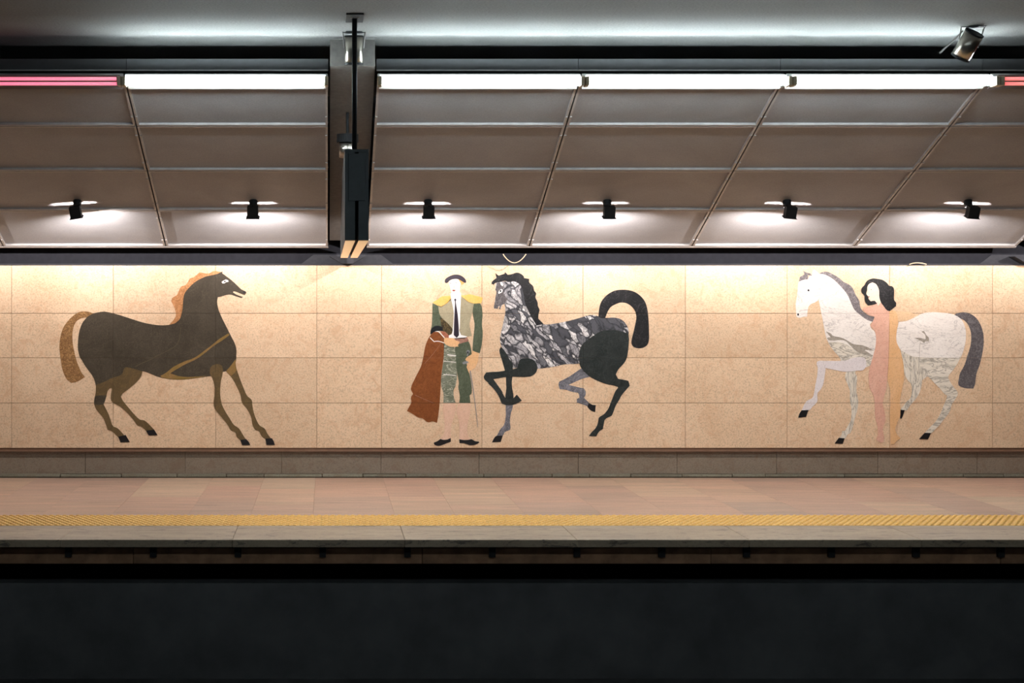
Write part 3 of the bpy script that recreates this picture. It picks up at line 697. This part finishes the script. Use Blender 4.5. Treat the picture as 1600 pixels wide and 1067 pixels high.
inlay('stocking', P('G', [(878,303),(1066,303),(1065,450),(1030,600),(1020,780),(1062,880),(960,892),(888,878),(895,750),(880,560),(845,430)]), M_sock, m, 1)
inlay('shoe', P('G', [(485,930),(545,905),(590,872),(640,885),(700,880),(755,855),(758,915),(690,940),(600,975),(540,980),(495,960)]), M_hoof, m, 2)
inlay('shoe', P('G', [(890,875),(960,888),(1040,885),(1085,875),(1140,905),(1200,912),(1210,930),(1150,962),(1060,970),(960,940),(895,940)]), M_hoof, m, 2)

# --- black and white horse
b = fig('horse_inlay', 'prancing black horse inlay with black and white veined chest, beside the bullfighter', 'wall inlay', 880, 690)
inlay('mane', P('I', [(185,242),(195,200),(262,145),(245,68),(295,108),(390,78),(398,50),(440,95),(500,85),(600,60),(690,110),(700,145),(780,160),(785,220),(840,270),(860,345),(892,390),(880,450),(915,530),(920,590),(945,650),(930,720),(925,790),(1012,878),(900,900),(820,770),(720,560),(690,400),(640,260),(540,200),(450,210),(400,192),(330,205),(290,215),(235,228),(215,262),(205,240)]), M_black_m, b, 2)
inlay('foreleg', P('K', [(335,320),(420,420),(520,560),(522,690),(515,800),(505,900),(520,1060)], 'L', [(512,120),(532,240),(522,350),(470,385),(415,378),(403,250),(418,120)], 'K', [(415,900),(410,780),(390,680),(350,540),(315,430),(308,370)]), M_haunch, b, 0)
inlay('foreleg', P('L', [(410,360),(528,360),(512,450),(490,520),(475,650),(485,740),(470,780),(400,810),(360,875),(265,877),(300,810),(320,770),(380,700),(410,560),(408,450)]), M_greyleg, b, 1, 'lower foreleg of blue grey marble')
inlay('hind_leg', P('M', [(440,597),(500,560),(620,640),(660,690),(520,725),(400,775),(290,825),(470,870),(530,880),(560,930),(560,980),(535,1030)], 'N', [(540,275),(612,345),(595,405),(500,370),(420,345),(418,290),(460,265),(455,220),(440,190),(330,170),(240,140),(150,132)], 'M', [(130,830),(140,775),(290,700)]), M_greyleg, b, 0)
inlay('body', P('I', [(252,232),(245,330),(262,370),(250,430),(235,530),(220,600),(222,630),(280,632),(295,600),(312,588),(303,640),(325,640),(350,580),(390,555),(400,620),(400,700),(380,800),(360,900),(345,960)], 'K', [(330,110),(318,230),(345,320),(420,430),(480,540),(520,600),(520,665),(600,655),(700,660),(915,672),(1010,662),(1200,635),(1320,605)], 'M', [(300,495),(455,488),(700,400),(1150,200)], 'J', [(1038,840),(1035,760),(1010,690),(960,630),(900,590),(840,575),(770,570),(680,575),(560,550),(480,530),(400,535),(280,570),(160,605),(0,642)], 'I', [(1200,867),(1100,882),(1010,880),(940,845),(860,770),(800,640),(770,550),(740,400),(700,270),(650,210),(600,180),(500,200),(380,200),(290,210)]), M_brec, b, 1)
inlay('face_patch', P('I', [(262,240),(252,330),(268,370),(256,430),(240,530),(226,600),(228,624),(276,626),(292,595),(318,575),(306,632),(322,632),(346,575),(392,548),(440,480),(380,400),(372,300),(368,225),(310,212)]), M_taild, b, 2, 'dark grey muzzle and cheek')
inlay('haunch', P('J', [(500,845),(570,800),(630,780),(700,770),(830,770),(950,795),(1036,828),(1045,900)], 'M', [(1250,100),(1240,230),(1215,390),(1170,480),(1080,580),(1040,660),(1075,730),(1200,752),(1240,765),(1260,840),(1180,930),(1120,1010)], 'N', [(1100,290),(1040,390),(990,520),(970,555),(870,610),(845,700),(835,765),(785,795),(750,840),(730,882),(610,878),(660,810),(710,760),(745,700),(760,640),(775,580),(850,530),(915,450),(950,370),(1000,240),(1035,160),(1075,110)], 'M', [(1068,855),(1000,835),(880,810),(760,765),(650,710),(560,640),(490,560),(460,480),(455,350),(480,230),(540,150)]), M_haunch, b, 2)
inlay('tail', P('J', [(560,560),(570,440),(600,330),(660,245),(740,180),(830,140),(930,128),(1040,135),(1150,170),(1240,240),(1300,320),(1335,430),(1355,600),(1362,800),(1358,950),(1320,1020),(1240,1055),(1150,1050),(1095,1010),(1085,940),(1110,830),(1140,700),(1162,580),(1150,490),(1110,420),(1050,365),(980,335),(900,332),(830,360),(760,400),(710,470),(665,580),(610,580)]), M_black_m, b, 2)
inlay('foreleg', P('K', [(660,515),(730,508),(800,512),(870,550),(912,640),(890,730),(820,785),(740,800),(600,800),(520,798),(400,805),(212,835),(330,1000),(370,1060)], 'L', [(350,180),(400,265),(440,290),(520,280),(585,218),(665,314),(560,370),(430,388),(345,360),(300,250),(230,140),(130,40)], 'K', [(140,900),(72,840),(62,790),(100,730),(200,722),(300,718),(400,700),(500,685),(590,660),(612,590),(625,540)]), M_haunch, b, 3)
inlay('hoof', P('N', [(608,348),(670,380),(722,385),(710,498),(640,470),(588,415)]), M_hoof, b, 1)
inlay('hoof', P('L', [(265,872),(362,872),(330,972),(190,975),(230,900)]), M_hoof, b, 2)
inlay('eye', P('I', [(288,385),(300,350),(340,320),(362,332),(350,370),(300,397)]), M_eyew, b, 3)
inlay('pupil', disc(pt('I', 326, 352), 1.5), M_hoof, b, 4)
inlay('blaze', P('I', [(316,213),(350,213),(372,250),(360,277),(333,255)]), M_eyew, b, 3)

# --- white horse
wv = fig('horse_inlay', 'white veined marble horse inlay with grey mane, on the right of the wall', 'wall inlay', 1370, 690)
inlay('mane', P('O', [(455,125),(500,105),(540,95),(600,100),(700,150),(780,200),(850,262),(920,293),(985,350),(1030,450),(1095,560),(1105,640),(1140,710),(1240,790),(1337,813),(1307,888),(1220,885),(1080,800),(980,700),(880,480),(700,260),(560,170)]), M_mane, wv, 0)
inlay('tail', P('V', [(890,155),(925,133),(970,120),(1040,115),(1120,135),(1200,190),(1260,280),(1300,400),(1308,530),(1290,680),(1250,850),(1210,960),(1195,1060)], 'W', [(1190,170),(1165,240),(1060,235),(980,210),(955,180),(965,90)], 'V', [(980,960),(1040,850),(1080,720),(1120,600),(1135,480),(1125,370),(1080,270),(1010,210),(930,200)]), M_taild, wv, 0)
inlay('foreleg', P('R', [(1050,680),(1030,740),(1058,800),(1050,950),(1050,1060)], 'S', [(1055,200),(1078,320),(1070,430),(1040,540),(1010,640),(990,740),(950,830),(910,850),(870,920),(770,912),(810,860),(820,800),(870,790),(910,720),(960,620),(970,450),(948,330),(945,150)], 'R', [(940,1000),(900,900),(870,820),(880,740),(920,650)]), M_whitev, wv, 0)
inlay('chest', P('O', [(350,145),(358,80),(385,60),(420,90),(450,125),(520,135),(600,168),(700,232),(800,332),(900,452),(960,582),(1020,702),(1120,792),(1220,862),(1300,890),(1262,930),(1290,1010)], 'R', [(1320,60),(1352,120),(1360,250),(1335,400),(1300,520),(1270,620),(1180,650),(1000,600),(800,545),(780,490),(700,400),(620,290),(570,180),(540,50)], 'O', [(520,900),(500,800),(470,650),(450,540),(400,580),(330,610),(290,650),(270,740),(265,808),(200,815),(140,828),(97,812),(88,720),(85,600),(100,520),(115,400),(120,330),(140,250),(190,222),(280,218),(300,175)]), M_white, wv, 1)
inlay('band', P('R', [(560,75),(640,110),(680,150),(800,175),(900,220),(1000,280),(1150,300),(1250,340),(1330,385),(1200,372),(1180,378),(1320,468),(1270,478),(1050,395),(930,280),(850,220),(640,225),(590,205),(585,180),(640,170)]), M_band, wv, 2)
inlay('band', ribbon(P('R', [(640,320),(760,362),(860,420),(960,468)]), 1.0, .6), M_band, wv, 2)
inlay('lower_chest', P('R', [(600,250),(760,250),(900,290),(1040,395),(1180,440),(1300,485),(1270,620),(1180,640),(1000,600),(800,545),(780,490),(700,400)]), M_white_s, wv, 1.4)
inlay('foreleg', P('R', [(418,590),(428,560),(460,545),(550,545),(780,547),(900,535),(960,510),(1050,490),(1150,490),(1195,525),(1208,630),(1150,695),(1050,702),(880,720),(700,690),(560,660),(545,780),(520,920),(480,1000)], 'S', [(430,200),(425,330),(350,410),(300,465),(183,465),(210,400),(260,320),(350,270),(380,180),(400,50)], 'R', [(405,900),(430,750),(435,650)]), M_palewhite, wv, 3)
inlay('forelock', P('O', [(205,83),(260,110),(325,128),(345,165),(280,150),(280,215),(215,225),(138,252),(150,180),(222,140)]), M_mane, wv, 2)
inlay('eye', disc(pt('O', 287, 392), 1.6), M_hoof, wv, 2)
inlay('nostril', disc(pt('O', 123, 776), 1.3, ry=1.9), M_hoof, wv, 2)
inlay('rump', P('V', [(130,250),(250,230),(350,185),(450,135),(560,115),(700,118),(850,135),(940,170),(1010,230),(1055,350),(1060,480),(1040,600),(1000,720),(960,790),(500,770),(180,760),(160,650),(110,580),(90,480),(100,380)]), M_white, wv, 1)
inlay('near_thigh', P('V', [(180,700),(420,740),(960,750),(1000,700),(985,740),(940,830),(880,920),(830,980),(810,1040)], 'W', [(822,100),(850,160),(900,230),(940,280),(945,325),(905,400),(870,450),(830,570),(760,660),(700,740),(640,800),(575,860),(488,860),(560,780),(640,700),(700,600),(750,480),(785,400),(800,340),(760,310),(690,230),(620,160),(560,95),(520,68)], 'V', [(420,950),(300,900)]), M_white_s, wv, 1.5)
inlay('far_thigh', P('V', [(155,640),(300,720),(420,740),(415,850)], 'W', [(520,40),(520,75),(450,125),(440,220),(400,330),(350,400),(290,470),(240,545),(148,538),(200,470),(240,420),(290,370),(310,280),(300,180),(250,120),(215,50)], 'V', [(205,950),(185,800)]), M_whitev, wv, 2)
for k, pp in (('S', [(178,468),(290,462),(262,530),(250,572),(125,585),(145,520)]), ('S', [(770,905),(862,912),(830,1000),(705,995)]), ('W', [(490,855),(575,858),(535,945),(410,942)]), ('W', [(150,535),(210,540),(185,620),(165,660),(148,655)])):
    inlay('hoof', P(k, pp), M_hoof, wv, 4, smooth=False)
inlay('stain', P('V', [(440,380),(480,375),(510,430),(545,470),(545,520),(500,515),(480,540),(430,510),(340,470),(420,470),(500,490),(495,430)]), M_band, wv, 2, 'small mauve grey mark on the rump')
inlay('crack', ribbon(P('V', [(430,520),(415,620),(415,740)]), .5), M_band, wv, 2)

# --- dark haired figure standing in front of the white horse
f_ = fig('woman_inlay', 'pink and apricot marble inlay of a dark-haired woman standing by the white horse', 'wall inlay', 1389, 690)
inlay('torso', P('Q', [(598,640),(665,600),(780,768),(822,785)], 'T', [(530,20),(525,300),(517,660),(508,860),(490,1060)], 'U', [(485,160),(450,280),(430,400),(455,500),(470,650),(430,780),(450,900),(440,980),(400,985),(330,940),(360,850),(350,740),(318,600),(310,400),(290,270),(235,160),(218,20)], 'T', [(220,900),(245,780),(290,620),(325,470),(325,330),(300,250),(245,190),(285,110),(310,55)], 'Q', [(545,885),(440,850),(330,760),(350,722),(480,690)]), M_pinkskin, f_, 4, 'rose pink left half of the figure')
inlay('torso', P('Q', [(825,785),(880,770),(930,780)], 'T', [(645,10),(660,110),(637,300),(640,430),(690,540),(720,650),(745,780),(750,1000)], 'U', [(745,60),(700,280),(690,380),(700,560),(650,680),(620,780),(640,850),(700,920),(640,960),(600,1010),(550,1000),(545,780),(540,560),(550,380),(545,200),(505,20)], 'T', [(512,860),(522,660),(530,300)]), M_orange, f_, 4, 'apricot right half of the figure')
inlay('arm', P('Q', [(900,785),(1000,790),(1200,800),(1300,848),(1250,920),(1100,965),(960,975)]), M_palearm, f_, 3)
inlay('face', P('Q', [(418,330),(450,275),(510,248),(575,275),(625,350),(650,450),(680,600),(620,680),(560,600),(480,600),(445,560),(440,522),(430,505),(395,468),(418,410)]), M_facep, f_, 5)
inlay('hair', P('Q', [(310,380),(330,340),(370,300),(400,240),(450,200),(520,178),(600,185),(700,205),(780,260),(820,310),(880,325),(910,370),(915,450),(912,570),(950,630),(950,690),(900,730),(840,780),(780,765),(720,690),(670,620),(640,520),(635,400),(610,330),(570,275),(510,250),(450,280),(420,330),(412,390),(398,460),(430,510),(440,560),(480,600),(555,590),(600,645),(500,668),(430,677),(385,620),(370,560),(365,500),(315,440)]), M_black_m, f_, 6)
inlay('eye', disc(pt('Q', 490, 385), .8), M_steel, f_, 6)
inlay('lips', P('Q', [(423,513),(445,510),(462,514),(446,530)]), M_lip, f_, 7)
